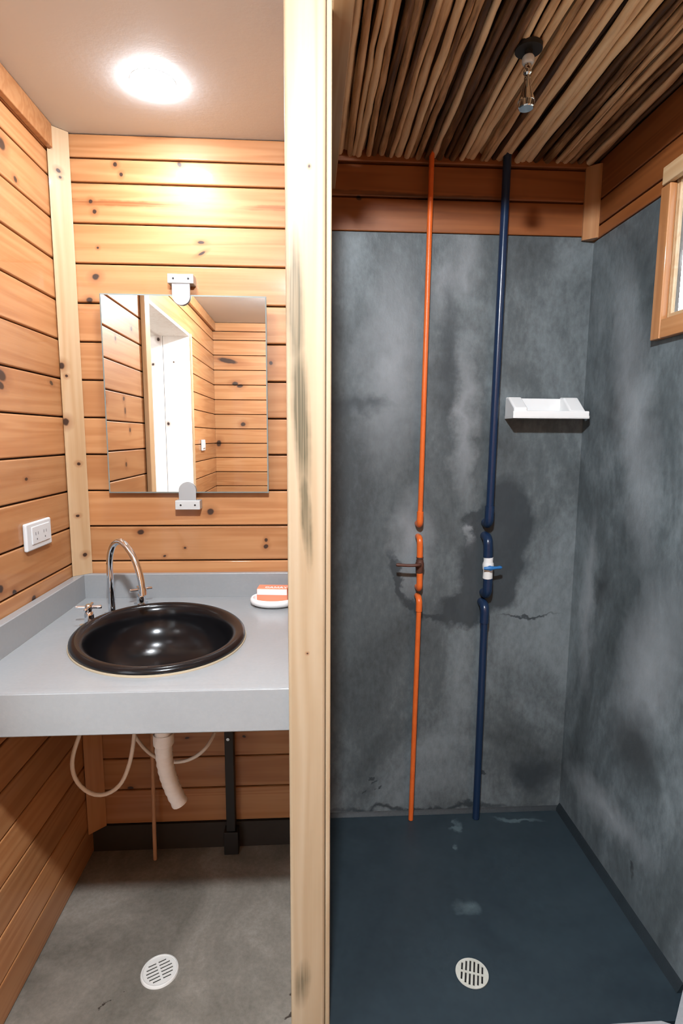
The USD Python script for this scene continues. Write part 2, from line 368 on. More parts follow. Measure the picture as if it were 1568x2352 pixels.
PVC_WHITE = concrete('taped_white_pipe', [(0.0, (0.74, 0.70, 0.66)), (1.0, (0.88, 0.85, 0.82))], 25.0, (1, 1, 3), 0.5)
CPVC = plain('tan_pipe', (0.52, 0.30, 0.17), 0.45)
STEEL_DARK = plain('dark_bracket', (0.012, 0.010, 0.009), 0.5)
ORANGE = concrete('orange_pipe_paint', [(0.0, (0.50, 0.085, 0.014)), (0.5, (0.66, 0.125, 0.022)), (1.0, (0.74, 0.17, 0.04))], 14.0, rough=0.32, bump=0.1)
RUST = plain('rusty_brown_valve', (0.085, 0.030, 0.018), 0.55)
NAVY = plain('navy_pipe_paint', (0.008, 0.022, 0.058), 0.25)
BLUE = plain('blue_handle', (0.02, 0.14, 0.38), 0.4)
VALVE_WHITE = plain('white_valve_body', (0.72, 0.73, 0.72), 0.45)
DRAIN_WHITE = plain('white_drain_plastic', (0.70, 0.71, 0.69), 0.4)
DRAIN_AGED = concrete('aged_drain_plastic', [(0.0, (0.30, 0.29, 0.23)), (0.5, (0.48, 0.49, 0.44)), (1.0, (0.56, 0.57, 0.52))], 30.0, rough=0.55)
SOAP_ORANGE = plain('orange_carton', (0.78, 0.24, 0.14), 0.45)
SOAP_WHITE = plain('white_carton', (0.82, 0.80, 0.80), 0.4)
CLEAR = plain('clear_plastic', (0.92, 0.95, 0.95), 0.04, 0.0, transmission_weight=1.0, ior=1.45)
GLASS = mat('window_glass', {'t': ('transparent_bsdf', {'color': (0.96, 0.98, 0.98)}), 'g': ('glossy_bsdf', {'color': (1, 1, 1), 'roughness': 0.02}), 'm': ('mix_closure', {'fac': 0.08})},
            [('t.BSDF', 'm.closure1'), ('g.BSDF', 'm.closure2')], surface='m.closure')
GROUND = concrete('outdoor_ground', [(0.0, (0.16, 0.14, 0.11)), (1.0, (0.30, 0.28, 0.23))], 1.0)
BAMBOO = mat('bamboo_cane', {
    'geo': ('geometry', {}), 'info': ('object_info', {}), 'o': ('math', {'math_type': 'multiply', 'value2': 91.0}), 'off': ('combine_xyz', {}), 'pos': ('mix', {'mix_type': 'add', 'fac': 1.0}),
    'm': ('mapping', {'scale': (60, 6, 60)}), 'n': ('noise_texture', {'scale': 1.0, 'detail': 4.0, 'roughness': 0.6}),
    'v': ('mix_float', {'fac': 0.5}), 'r': ('rgb_ramp', {'ramp': [(0.27, (0.035, 0.016, 0.007)), (0.42, (0.17, 0.085, 0.036)), (0.54, (0.58, 0.35, 0.18)), (0.70, (0.88, 0.65, 0.40))]}),
    'p': ('principled_bsdf', {'roughness': 0.45, 'specular_ior_level': 0.4})},
    [('info.random', 'o.value1'), ('o.value', 'off.x'), ('o.value', 'off.y'), ('geo.position', 'pos.color1'), ('off.vector', 'pos.color2'), ('pos.color', 'm.vector'), ('m.vector', 'n.vector'),
     ('n.fac', 'v.a'), ('info.random', 'v.b'), ('v.result', 'r.fac'), ('r.color', 'p.base_color')])

# ---------------------------------------------------------------- the room
CEIL, DEPTH, XR, PITCH_Z, Z1 = 2.395, 2.93, 1.708, 0.119, 2.255
SHZ, SHY, BAM = 0.105, -0.86, 2.345          # shower floor height, front edge of the shower, underside of the canes
DOOR0, DOOR1, DOORH = -0.99, -1.965, 2.12
PX0, PX1 = 0.765, 0.82                      # partition


def board_mesh(axis, a0, a1, z0, z1, face, sign, thick=0.02):
    """Horizontal wall board with eased front edges. axis: its length; face: coordinate of the front; sign: where the front looks along the other axis."""
    g, r = 0.0022, 0.0045
    z0, z1 = z0 + g, z1 - g
    arc = [(r - r * math.cos(t), r - r * math.sin(t)) for t in np.linspace(0, math.pi / 2, 4)]     # (inset in depth, inset in z)
    prof = [(thick, z0)] + [(d, z0 + (r - dz if False else 0) + 0) for d, dz in []]
    low = [(r * (1 - math.sin(t)), z0 + r * (1 - math.cos(t))) for t in np.linspace(0, math.pi / 2, 4)]
    high = [(d, z1 - (z - z0)) for d, z in low[::-1]]
    prof = [(thick, z0)] + low + high + [(thick, z1)]
    p = Polygon(prof)
    m = extrude(p, abs(a1 - a0))                     # local x = depth inwards, y = z, z = length
    off = face + sign * random.uniform(-0.0006, 0.0006)
    v = m.vertices.copy()
    depth, z, t = v[:, 0], v[:, 1], v[:, 2] + min(a0, a1)
    other = off - sign * depth
    m.vertices = np.c_[t, other, z] if axis == 'x' else np.c_[other, t, z]
    m.fix_normals()
    return m


def rows(zlo, zhi):
    k = 0
    edges = [CEIL]
    z = Z1 + 0.07
    while z > zlo + 0.02:
        if z < CEIL - 0.01:
            edges.append(z)
        z = (Z1 - PITCH_Z * k); k += 1
    edges.append(zlo)
    return [(edges[i + 1], edges[i]) for i in range(len(edges) - 1) if edges[i + 1] < zhi]


# floors
obj('floor', bx(-0.30, XR + 0.3, -DEPTH - 0.2, 0.25, -0.15, 0.0), CONC_FLOOR, kind='structure', smooth=False)
shower_floor = thing('floor_shower', kind='structure')
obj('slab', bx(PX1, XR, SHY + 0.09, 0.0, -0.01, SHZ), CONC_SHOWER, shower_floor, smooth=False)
curb_poly = Polygon([(PX1 + 0.0005, -0.788), (1.60, -0.784), (1.625, -0.795), (1.70, -0.715), (XR, -0.715), (XR, SHY - 0.03), (PX1 + 0.0005, SHY - 0.03)])
curb = extrude(curb_poly, 0.125); curb.apply_translation((0, 0, 0.0))
obj('curb', curb, CONC_CURB, shower_floor, label='pale curb along the front of the shower')
# dark painted upstand where the floor turns up the walls
obj('upstand', extrude(Polygon([(0, 0), (-0.016, 0), (-0.010, 0.010), (-0.004, 0.022), (0, 0.026)]), 0.70).apply_transform(np.array([[1, 0, 0, XR], [0, 0, -1, -0.005], [0, 1, 0, SHZ], [0, 0, 0, 1.0]])), CONC_EDGE, shower_floor)
obj('upstand', extrude(Polygon([(0, 0), (-0.012, 0), (-0.006, 0.005), (-0.002, 0.010), (0, 0.013)]), XR - PX1).apply_transform(np.array([[0, 0, 1, PX1], [1, 0, 0, 0.0], [0, 1, 0, SHZ], [0, 0, 0, 1.0]])), CONC_EDGE, shower_floor)

# ceilings
obj('ceiling', extrude(Polygon([(-0.02, -DEPTH - 0.02), (XR + 0.02, -DEPTH - 0.02), (XR + 0.02, SHY - 0.03), (PX1 + 0.03, SHY - 0.03), (PX1 + 0.03, 0.02), (-0.02, 0.02)]), 0.06).apply_translation((0, 0, CEIL)), PLASTER, kind='structure', smooth=False)
obj('roof', bx(-0.75, XR + 0.6, -DEPTH - 0.4, 0.5, CEIL + 0.10, CEIL + 0.2), DARK_GAP, kind='structure', smooth=False)
canes = thing('ceiling_shower', kind='structure')
obj('backing', bx(PX1 - 0.02, XR + 0.02, SHY, 0.02, BAM + 0.045, BAM + 0.07), DARK_GAP, canes, smooth=False)


def cane(x, y0, y1, z, r, seed):
    g = np.random.default_rng(seed)
    n = 15
    ys = np.linspace(y0, y1, n)
    wob = np.cumsum(g.normal(0, 0.0013, n)); wob -= np.linspace(wob[0], wob[-1], n)
    skew = g.normal(0, 0.004)
    xs = x + wob + np.linspace(-skew, skew, n)
    zs = z + np.cumsum(g.normal(0, 0.0006, n))
    rs = r * (1 + g.normal(0, 0.05, n)) * np.linspace(1.06, 0.92, n)
    rs[g.integers(1, 4)::4] *= 1.10
    return tube(np.c_[xs, ys, zs], rs, 8)


x, i = 0.874, 0
while x < XR - 0.006:
    r = float(rng.uniform(0.0070, 0.0125))
    obj('bamboo_cane', cane(x, 0.0, SHY + 0.002, BAM + r + float(rng.uniform(0, 0.009)), r, 100 + i), BAMBOO, canes, smooth=60)
    x += r * 2 + float(rng.uniform(-0.001, 0.006)); i += 1
x = 0.880
while x < XR - 0.01:
    r = 0.009
    obj('bamboo_cane', cane(x, 0.0, SHY + 0.002, BAM + 0.033, r, 300 + i), BAMBOO, canes, smooth=60)
    x += 0.0215 + float(rng.uniform(-0.002, 0.004)); i += 1

# back wall behind the vanity
wb = thing('wall_back', kind='structure')
obj('backing', bx(-0.02, PX1 - 0.03, 0.012, 0.20, 0.0, CEIL + 0.06), DARK_GAP, wb, smooth=False)
for z0, z1 in rows(0.10, 9):
    obj('board', board_mesh('x', 0.0, PX1 - 0.025, z0, z1, 0.0, -1), PINE_BACK, wb)
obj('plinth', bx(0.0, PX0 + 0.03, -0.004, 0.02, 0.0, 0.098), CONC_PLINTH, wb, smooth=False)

# left wall with the doorway
wl = thing('wall_left', kind='structure')
for y0, y1, z0, z1 in ((0.2, DOOR0 + 0.019, 0.0, CEIL + 0.06), (DOOR1 - 0.019, -DEPTH - 0.2, 0.0, CEIL + 0.06), (DOOR0 + 0.019, DOOR1 - 0.019, DOORH + 0.02, CEIL + 0.06)):
    obj('backing', bx(-0.25, -0.012, y0, y1, z0, z1), DARK_GAP, wl, smooth=False)
for z0, z1 in rows(0.0, 9):
    if z0 > DOORH:
        obj('board', board_mesh('y', -DEPTH, 0.0, z0, z1, 0.0, 1), PINE_LEFT, wl)
    else:
        obj('board', board_mesh('y', DOOR0 + 0.020, 0.0, z0, z1, 0.0, 1), PINE_LEFT, wl)
        obj('board', board_mesh('y', -DEPTH, DOOR1 - 0.020, z0, z1, 0.0, 1), PINE_LEFT, wl)
obj('crown_batten', rbox(0.001, 0.020, -DEPTH + 0.0, -0.047, CEIL - 0.068, CEIL - 0.001, 0.003), PINE_TRIM_X, wl)

# doorway in the left wall: jambs, head and casing
dr = thing('door_1', 'open doorway with pale plank jambs seen in the mirror', None, kind='structure')
for x0, x1 in ((-0.262, -0.167), (-0.165, 0.004)):
    obj('jamb_plank', rbox(x0, x1, DOOR1 - 0.018, DOOR1, 0.0, DOORH + 0.018, 0.002), PINE_JAMB, dr)
    obj('jamb_plank', rbox(x0, x1, DOOR0, DOOR0 + 0.018, 0.0, DOORH + 0.018, 0.002), PINE_JAMB, dr)
obj('head_plank', bx(-0.262, 0.004, DOOR1, DOOR0, DOORH, DOORH + 0.018), PINE_JAMB, dr, smooth=False)
obj('casing', rbox(0.002, 0.024, DOOR0 + 0.012, DOOR0 + 0.090, 0.0, CEIL - 0.07, 0.003), PINE_TRIM_Z, dr)
obj('casing', rbox(0.002, 0.016, DOOR1 - 0.032, DOOR1 - 0.004, 0.0, DOORH + 0.018, 0.003), PINE_TRIM_Z, dr)
obj('threshold', bx(-0.262, 0.0, DOOR1, DOOR0, -0.01, 0.012), CONC_CURB, dr, smooth=False)

# front wall behind the photographer, side wall of the room
wf = thing('wall_front', kind='structure')
obj('backing', bx(-0.25, XR + 0.25, -DEPTH - 0.2, -DEPTH - 0.012, 0.0, CEIL + 0.06), DARK_GAP, wf, smooth=False)
for z0, z1 in rows(0.0, 9):
    obj('board', board_mesh('x', 0.0, XR, z0, z1, -DEPTH, 1), PINE_FRONT, wf)
wr = thing('wall_right', kind='structure')
obj('backing', bx(XR + 0.012, XR + 0.25, -DEPTH, SHY - 0.03, 0.0, CEIL + 0.06), DARK_GAP, wr, smooth=False)
for z0, z1 in rows(0.0, 9):
    obj('board', board_mesh('y', -DEPTH, SHY - 0.03, z0, z1, XR, -1), PINE_SIDE, wr)

# shower walls: cement up to a band of boards
WIN = (-0.93, -0.418, 1.782, 2.150)          # opening y0, y1, z0, z1
hole = sbox(WIN[0], WIN[2], WIN[1], WIN[3])
rw = sbox(SHY - 0.03, 0.0, 0.22, BAM + 0.07)
poly = Polygon([(SHY - 0.03, 0.0), (0.20, 0.0), (0.20, 2.117), (SHY - 0.03, 2.117)])
wall = poly.difference(sbox(WIN[0], WIN[2], WIN[1], WIN[3]))


def yz_slab(p, x0, x1):
    m = extrude(p, x1 - x0)
    v = m.vertices.copy()
    m.vertices = np.c_[x0 + v[:, 2], v[:, 0], v[:, 1]]
    return m


obj('cement', yz_slab(wall, XR, XR + 0.03), CONC_RIGHT, wr, smooth=False)
up = Polygon([(SHY - 0.03, 2.117), (0.20, 2.117), (0.20, CEIL + 0.06), (SHY - 0.03, CEIL + 0.06)]).difference(hole)
obj('backing', yz_slab(up, XR + 0.012, XR + 0.03), DARK_GAP, wr, smooth=False)
for z0, z1 in ((2.117, 2.158), (2.158, 2.236), (2.236, 2.36)):
    y0 = WIN[1] + 0.002 if z0 < 2.15 else SHY - 0.03
    obj('band_board', board_mesh('y', y0, 0.0, z0, z1, XR - 0.006, -1), PINE_BAND_Y, wr)
ws = thing('wall_shower', kind='structure')
obj('cement', bx(PX1 - 0.03, XR + 0.001, 0.0, 0.20, 0.0, 2.132), CONC_BACK, ws, smooth=False)
obj('backing', bx(PX1 - 0.03, XR + 0.001, 0.012, 0.20, 2.132, CEIL + 0.06), DARK_GAP, ws, smooth=False)
for z0, z1 in ((2.132, 2.236), (2.236, 2.335), (2.335, 2.39)):
    obj('band_board', board_mesh('x', PX1 - 0.024, XR - 0.006, z0, z1, -0.003 if z1 < 2.36 else -0.010, -1), PINE_BAND_X, ws)
obj('corner_batten', extrude(Polygon([(XR - 0.006, -0.003), (XR - 0.044, -0.003), (XR - 0.044, -0.010), (XR - 0.012, -0.040), (XR - 0.006, -0.040)]), 0.222).apply_translation((0, 0, 2.120)), PINE_UPRIGHT, ws)

# partition between vanity and shower
wp = thing('wall_partition', kind='structure')
obj('core', bx(PX0, PX1, -0.66, 0.0, 0.0, CEIL + 0.02), CONC_SIDE, wp, smooth=False)
for z0, z1 in rows(0.0, 9):
    obj('board', board_mesh('y', -0.655, 0.0, z0, z1, PX0 - 0.018, -1, 0.0178), PINE_SIDE, wp)
obj('top_rail', rbox(PX1 + 0.0005, PX1 + 0.040, -0.845, -0.004, 2.255, BAM - 0.002, 0.003), PINE_TRIM_Y, wp)
post = thing('partition_post', 'pale square pine post with a long grey stain between basin and shower', 'post', (0.776, -0.70, 0.0))
obj('shaft', rbox(0.7312, 0.8095, -0.750, -0.657, 0.0, CEIL - 0.001, 0.008, 4), PINE_POST, post)
obj('edge_strip', rbox(0.8100, 0.8205, -0.750, -0.657, 0.0, CEIL - 0.001, 0.003), PINE_POST, post)
# header beam over the front of the shower
obj('header_beam', rbox(PX1 + 0.002, XR, SHY - 0.030, SHY, 2.285, CEIL + 0.01, 0.003), PINE_BAND_X, canes)

# corner post between the two board walls, split by the countertop
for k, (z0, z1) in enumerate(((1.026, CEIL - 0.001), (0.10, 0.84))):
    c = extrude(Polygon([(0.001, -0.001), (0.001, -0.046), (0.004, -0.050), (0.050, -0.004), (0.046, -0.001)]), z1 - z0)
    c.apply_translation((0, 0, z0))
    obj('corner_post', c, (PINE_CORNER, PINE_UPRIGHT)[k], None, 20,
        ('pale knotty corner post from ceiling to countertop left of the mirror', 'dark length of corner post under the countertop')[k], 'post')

# window in the right wall of the shower
wn = thing('window_1', 'small window with pine casing at the right edge', None, kind='structure')
y0, y1, z0, z1 = WIN
obj('casing', rbox(XR - 0.020, XR, y1 - 0.005, y1 + 0.034, z0 - 0.040, z1 - 0.024, 0.003), PINE_UPRIGHT, wn, label='left upright of the casing')
obj('casing', rbox(XR - 0.020, XR, y0 - 0.034, y0 + 0.008, z0 - 0.040, z1 - 0.024, 0.003), PINE_UPRIGHT, wn)
obj('casing', rbox(XR - 0.020, XR, y0 + 0.008, y1 - 0.009, z0 - 0.040, z0 + 0.008, 0.003), PINE_SIDE, wn)
obj('casing', rbox(XR - 0.024, XR - 0.006, y0 - 0.034, y1 + 0.026, z1 - 0.022, z1 + 0.022, 0.003), PINE_TRIM_Y, wn)
ring = sbox(y0, z0, y1, z1).difference(sbox(y0 + 0.012, z0 + 0.012, y1 - 0.006, z1 - 0.006))
obj('liner', yz_slab(ring, XR, XR + 0.012), PINE_TRIM_Y, wn, smooth=False)
ring = sbox(y0 + 0.012, z0 + 0.012, y1 - 0.006, z1 - 0.012).difference(sbox(y0 + 0.022, z0 + 0.022, y1 - 0.015, z1 - 0.022))
obj('sash', yz_slab(ring, XR + 0.001, XR + 0.011), PINE_TRIM_Y, wn, smooth=False)
obj('pane', bx(XR + 0.006, XR + 0.009, y0 + 0.022, y1 - 0.015, z0 + 0.022, z1 - 0.022), GLASS, wn, smooth=False)

# outdoors
obj('ground', bx(-14, 14, -14, 14, -0.25, -0.16), GROUND, kind='structure', smooth=False)

# ---------------------------------------------------------------- ceiling lamps
for (lx, ly, lz), st, lab in ((LAMP_A, LAMP_VANITY, 'lit round white downlight in the ceiling above the basin'), (LAMP_B, LAMP_ROOM, 'lit round white downlight in the ceiling behind the photographer')):
    d = thing('downlight', lab, 'ceiling light', (lx, ly, lz))
    R, H = (0.0555, 0.0125) if ly > -1 else (0.050, 0.055)
    obj('trim_ring', lathe([(R + 0.0002, -0.0003), (R + 0.0008, -0.0012), (R + 0.0020, -0.0012), (R + 0.0026, -0.0003), (R + 0.0002, -0.0003)], 40, (lx, ly, lz)), WHITE_PLASTIC, d, smooth=40)
    obj('diffuser', lathe([(R * math.sin(q) if q > 0 else 0.0, -H * math.cos(q) - 0.0008) for q in np.linspace(0, math.pi / 2, 9)] + [(0.0, -0.0008)], 40, (lx, ly, lz)), lamp_material('lamp_%d' % int(st), st), d, smooth=60)

# ---------------------------------------------------------------- vanity counter
ZC, YF = 0.944, -0.730
BC, BA, BB, BT = np.array([0.370, -0.395]), 0.226, 0.272, math.radians(21)


def ellipse(a, b, n=72):
    return affinity.translate(affinity.rotate(affinity.scale(Point(0, 0).buffer(1.0, quad_segs=n // 4), a, b), math.degrees(BT), origin=(0, 0)), *BC)


vc = thing('vanity_counter', 'grey polished cement countertop with backsplash and deep front edge', 'countertop', (0.0, 0.0, ZC))
CX1 = PX0 - 0.019
slab = extrude(Polygon([(0.002, -0.003), (CX1, -0.003), (CX1, YF), (0.002, YF)]).difference(ellipse(BA - 0.02, BB - 0.02)), 0.035)
slab.apply_translation((0, 0, ZC - 0.035))
obj('top_slab', slab, COUNTER, vc, smooth=False)
obj('apron', rbox(0.002, CX1, YF - 0.0015, YF + 0.028, 0.846, ZC + 0.0004, 0.004), COUNTER, vc)
obj('backsplash', rbox(0.002, CX1, -0.024, -0.002, ZC - 0.002, 1.0255, 0.003), COUNTER, vc)
obj('backsplash', rbox(0.002, 0.030, YF, -0.020, ZC - 0.002, 1.0255, 0.003), COUNTER, vc)

# ---------------------------------------------------------------- basin
bs = thing('basin', 'glossy black oval drop-in basin set in the grey countertop', 'sink', (*BC, ZC))


def oval_lathe(rings, n=96):
    t = np.linspace(0, 2 * math.pi, n, endpoint=False)
    v = []
    for a, b, z in rings:
        u, w = a * np.cos(t), b * np.sin(t)
        v.append(np.c_[BC[0] + u * math.cos(BT) - w * math.sin(BT), BC[1] + u * math.sin(BT) + w * math.cos(BT), np.full(n, ZC + z)])
    v = np.concatenate(v)
    f = []
    for i in range(len(rings) - 1):
        for j in range(n):
            k = (j + 1) % n
            p, q, s, tt = i * n + j, i * n + k, (i + 1) * n + k, (i + 1) * n + j
            f += [[p, q, s], [p, s, tt]]
    m = trimesh.Trimesh(v, f, process=False)
    return m


outer = [(BA - o, BB - o, z) for o, z in ((0.004, 0.002), (0.000, 0.007), (0.001, 0.012), (0.006, 0.017), (0.013, 0.0195), (0.022, 0.0185), (0.031, 0.014), (0.037, 0.006), (0.042, -0.006))]
bowl = []
for q in np.linspace(0.06, 1.0, 18):
    ang = q * math.pi / 2
    bowl.append(((BA - 0.042) * max(0.02, math.cos(ang) ** 0.75), (BB - 0.042) * max(0.02, math.cos(ang) ** 0.75), -0.006 - 0.125 * math.sin(ang) ** 0.9))
under = [(a + 0.008, b + 0.008, z - 0.008) for a, b, z in bowl[::-1]]
under = [(a, b, z) for a, b, z in under if z < -0.02] + [(BA - 0.030, BB - 0.030, -0.010), (BA - 0.012, BB - 0.012, 0.0015), (BA - 0.004, BB - 0.004, 0.002)]
obj('bowl', oval_lathe(outer + bowl + under), BASIN_BLACK, bs, smooth=50)
obj('sealant', oval_lathe([(BA - 0.012, BB - 0.012, 0.0002), (BA + 0.0022, BB + 0.0022, 0.0002), (BA + 0.0018, BB + 0.0018, 0.003), (BA - 0.003, BB - 0.003, 0.005), (BA - 0.012, BB - 0.012, 0.005)]), CAULK, bs, smooth=40, label='beige sealant line')
obj('strainer', lathe([(0.0, -0.1265), (0.012, -0.1262), (0.021, -0.1255), (0.024, -0.128), (0.0, -0.129)], 24, (*BC, ZC)), CHROME, bs)

# ---------------------------------------------------------------- spout and taps
def flange(c, rot, r=0.024):
    """Base with four rounded petals"""
    p = Point(0, 0).buffer(0.014)
    for k in range(4):
        a = rot + k * math.pi / 2
        p = p.union(affinity.translate(affinity.rotate(affinity.scale(Point(0, 0).buffer(0.0085), 1.25, 1.0), math.degrees(a), origin=(0, 0)), r * 0.72 * math.cos(a), r * 0.72 * math.sin(a)))
    m = extrude(p, 0.006)
    m.apply_translation((c[0], c[1], ZC + 0.0002))
    return m


sb = np.array([0.176, -0.196])
tip = np.array([0.294, -0.270])
d2 = tip - sb
sp = thing('faucet', 'tall chrome gooseneck faucet behind the black basin', 'faucet', (*sb, ZC))
pts = []
for s, z in ((0, 0.0), (0, 0.05), (-0.005, 0.10), (-0.01, 0.145), (0.03, 0.185), (0.16, 0.216), (0.36, 0.2275), (0.56, 0.214), (0.75, 0.185), (0.88, 0.15), (0.95, 0.115), (0.985, 0.085)):
    pts.append((sb[0] + d2[0] * s, sb[1] + d2[1] * s, ZC + 0.002 + z))
path = spline(pts, 48)
obj('spout', tube(path, np.interp(np.linspace(0, 1, 48), [0, .05, .1, 1], [0.0115, 0.0105, 0.0098, 0.0095]), 18), CHROME, sp, smooth=60)
e = path[-1]; et = path[-1] - path[-2]; et /= np.linalg.norm(et)
obj('aerator', tube([e - et * 0.012, e + et * 0.008], 0.0118, 18), CHROME, sp, smooth=50)
obj('flange', flange(sb, math.radians(20), 0.017), CHROME, sp, smooth=40)
for k, (c, rot, lab) in enumerate((((0.1467, -0.2971), 0.10, 'chrome cross-handle tap left of the faucet spout'), ((0.2392, -0.1132), 0.55, 'chrome cross-handle tap right of the faucet spout'))):
    t = thing('tap', lab, 'tap', (*c, ZC))
    obj('flange', flange(c, rot + 0.6), CHROME, t, smooth=40)
    obj('body', lathe([(0.0125, 0.005), (0.0135, 0.010), (0.0130, 0.030), (0.0115, 0.038), (0.008, 0.041), (0.0075, 0.050), (0.0, 0.050)], 24, (*c, ZC)), CHROME, t, smooth=40)
    h = obj('handle', lathe([(0.0, 0.046), (0.0095, 0.047), (0.0105, 0.052), (0.0100, 0.058), (0.007, 0.062), (0.0, 0.0625)], 20, (*c, ZC)), CHROME, t, smooth=40)
    for q in range(4):
        a = rot + q * math.pi / 2
        u = np.array([math.cos(a), math.sin(a), 0])
        b = np.array([*c, ZC + 0.0535])
        obj('arm', tube([b + u * 0.006, b + u * 0.012, b + u * 0.031, b + u * 0.0345, b + u * 0.0355], [0.0042, 0.0046, 0.0052, 0.0050, 0.0032], 12), CHROME, h, smooth=50)

# ---------------------------------------------------------------- soap dish and soap carton
dc = np.array([0.662, -0.118])
dish = thing('soap_dish', 'white oval soap dish on the countertop under the orange carton', 'soap dish', (*dc, ZC))


def oval(rings, c, n=48):
    t = np.linspace(0, 2 * math.pi, n, endpoint=False)
    v = np.concatenate([np.c_[c[0] + a * np.cos(t), c[1] + b * np.sin(t), np.full(n, z)] for a, b, z in rings])
    f = []
    for i in range(len(rings) - 1):
        for j in range(n):
            k = (j + 1) % n
            f += [[i * n + j, i * n + k, (i + 1) * n + k], [i * n + j, (i + 1) * n + k, (i + 1) * n + j]]
    return trimesh.Trimesh(v, f, process=False)


obj('bowl', oval([(0.001, 0.001, ZC + 0.0003), (0.062, 0.046, ZC + 0.0003), (0.073, 0.057, ZC + 0.007), (0.077, 0.061, ZC + 0.015), (0.076, 0.060, ZC + 0.023), (0.072, 0.056, ZC + 0.027), (0.067, 0.051, ZC + 0.026), (0.063, 0.047, ZC + 0.018), (0.055, 0.040, ZC + 0.010), (0.001, 0.001, ZC + 0.008)], dc), WHITE_CERAMIC, dish, smooth=50)
cart = thing('soap_carton', 'orange and white soap carton lying in the white oval dish', 'soap box', (0.66, -0.11, ZC + 0.012))
R5 = trimesh.transformations.rotation_matrix(math.radians(-5), (0, 0, 1), (0.66, -0.11, 0))
cz0, cz1 = ZC + 0.0135, ZC + 0.058


def rot5(m):
    m.apply_transform(R5)
    return m


obj('carton', rot5(rbox(0.610, 0.708, -0.137, -0.088, cz0, cz1, 0.0025)), SOAP_ORANGE, cart)
obj('white_band', rot5(bx(0.6115, 0.7065, -0.1376, -0.1368, cz0 + 0.024, cz1 - 0.0025)), SOAP_WHITE, cart, smooth=False, label='white stripe along the front of the carton')
tm = meshkit.text_mesh('CAMAY', 0.0145, 0.0006, bold=True)
tm.apply_translation((0.634, -0.129, cz1 - 0.0001))
obj('lettering', rot5(tm), SOAP_WHITE, cart, smooth=False, label='white capital letters CAMAY on top')

# ---------------------------------------------------------------- mirror and its clips
MX0, MX1, MZ0, MZ1, MY = 0.1265, 0.6425, 1.298, 1.9215, -0.030
mr = thing('mirror', 'frameless rectangular mirror on the board wall above the basin', 'mirror', (0.385, MY, MZ0))
b = 0.004
v = np.array([(x, y, z) for (x0, x1, z0, z1, y) in ((MX0, MX1, MZ0, MZ1, MY + 0.001), (MX0 + b, MX1 - b, MZ0 + b, MZ1 - b, MY)) for x, z in ((x0, z0), (x1, z0), (x1, z1), (x0, z1))])
obj('silvered_face', bx(MX0 + b, MX1 - b, MY, MY + 0.0005, MZ0 + b, MZ1 - b), MIRROR, mr, smooth=False)
f = []
for j in range(4):
    k = (j + 1) % 4
    f += [[j, k, 4 + k], [j, 4 + k, 4 + j]]
bev = trimesh.Trimesh(v, f, process=False)
obj('bevelled_edge', [bev, bx(MX0, MX1, MY + 0.001, MY + 0.0055, MZ0, MZ1)], MIRROR_EDGE, mr, smooth=False)


def clip(cx, zblock0, zblock1, ztip, lab):
    up = ztip > zblock1
    t = thing('mirror_clip', lab, 'mirror clip', (cx, 0.0, (zblock0 + zblock1) / 2))
    obj('block', rbox(cx - 0.040, cx + 0.040, -0.042, -0.0005, zblock0, zblock1, 0.002), CLIP_WHITE, t)
    w = 0.0275
    zb = zblock1 - 0.001 if up else zblock0 + 0.001
    s = 1 if up else -1
    h = abs(ztip - zb)
    p = sbox(-w, 0, w, h - w).union(Point(0, h - w).buffer(w, quad_segs=12))
    m = extrude(p, 0.0055)
    vv = m.vertices.copy()
    m.vertices = np.c_[cx + vv[:, 0], -0.0385 + vv[:, 2] - 0.0, zb + s * vv[:, 1]]
    if not up:
        m.invert()
    m.fix_normals()
    obj('tongue', m, STEEL, t, smooth=30, label='rounded metal tongue gripping the glass')
    for dx in (-0.022, 0.024):
        sc = lathe([(0.0, 0.0006), (0.0025, 0.0006), (0.0032, 0.0)], 14)
        sc = map_axes(sc, ((1, 0, 0), (0, 0, 1), (0, -1, 0)), (cx + dx, -0.0421, (zblock0 + zblock1) / 2))
        obj('screw', sc, BLACK_HOLE, t)


clip(0.379, 1.953, 1.981, 1.889, 'metal clip holding the top edge of the mirror')
clip(0.379, 1.244, 1.274, 1.334, 'metal clip holding the bottom edge of the mirror')

# ---------------------------------------------------------------- outlet and switch on the left wall
def wall_plate(y0, y1, z0, z1, name, lab, cat, outlet):
    t = thing(name, lab, cat, (0.0, (y0 + y1) / 2, (z0 + z1) / 2))
    obj('plate', rbox(0.0003, 0.012, y0, y1, z0, z1, 0.005, 4), WHITE_PLASTIC, t, smooth=40)
    cy, cz = (y0 + y1) / 2, (z0 + z1) / 2
    ins = obj('insert', rbox(0.008, 0.0145, y0 + 0.026, y1 - 0.016, z0 + 0.016, z1 - 0.012, 0.002), WHITE_PLASTIC, t)
    if outlet:
        for oy in (-0.020, 0.028):
            for dy, dz, w, h in ((-0.008, 0.006, 0.003, 0.0085), (0.006, 0.006, 0.003, 0.0085), (-0.001, -0.010, 0.005, 0.005)):
                obj('slot', bx(0.0143, 0.0147, cy + oy + dy - w / 2, cy + oy + dy + w / 2, cz + dz - h / 2, cz + dz + h / 2), SLOT_GREY, ins, smooth=False)
    else:
        for oy in (-0.018, 0.022):
            obj('rocker', rbox(0.013, 0.0175, cy + oy - 0.016, cy + oy + 0.016, cz - 0.020, cz + 0.020, 0.002), WHITE_PLASTIC, ins)


wall_plate(-0.343, -0.196, 1.166, 1.244, 'power_outlet', 'white double power outlet on the left board wall above the backsplash', 'outlet', True)
wall_plate(-2.40, -2.28, 1.375, 1.455, 'light_switch', 'white light switch beyond the doorway, seen in the mirror', 'switch', False)

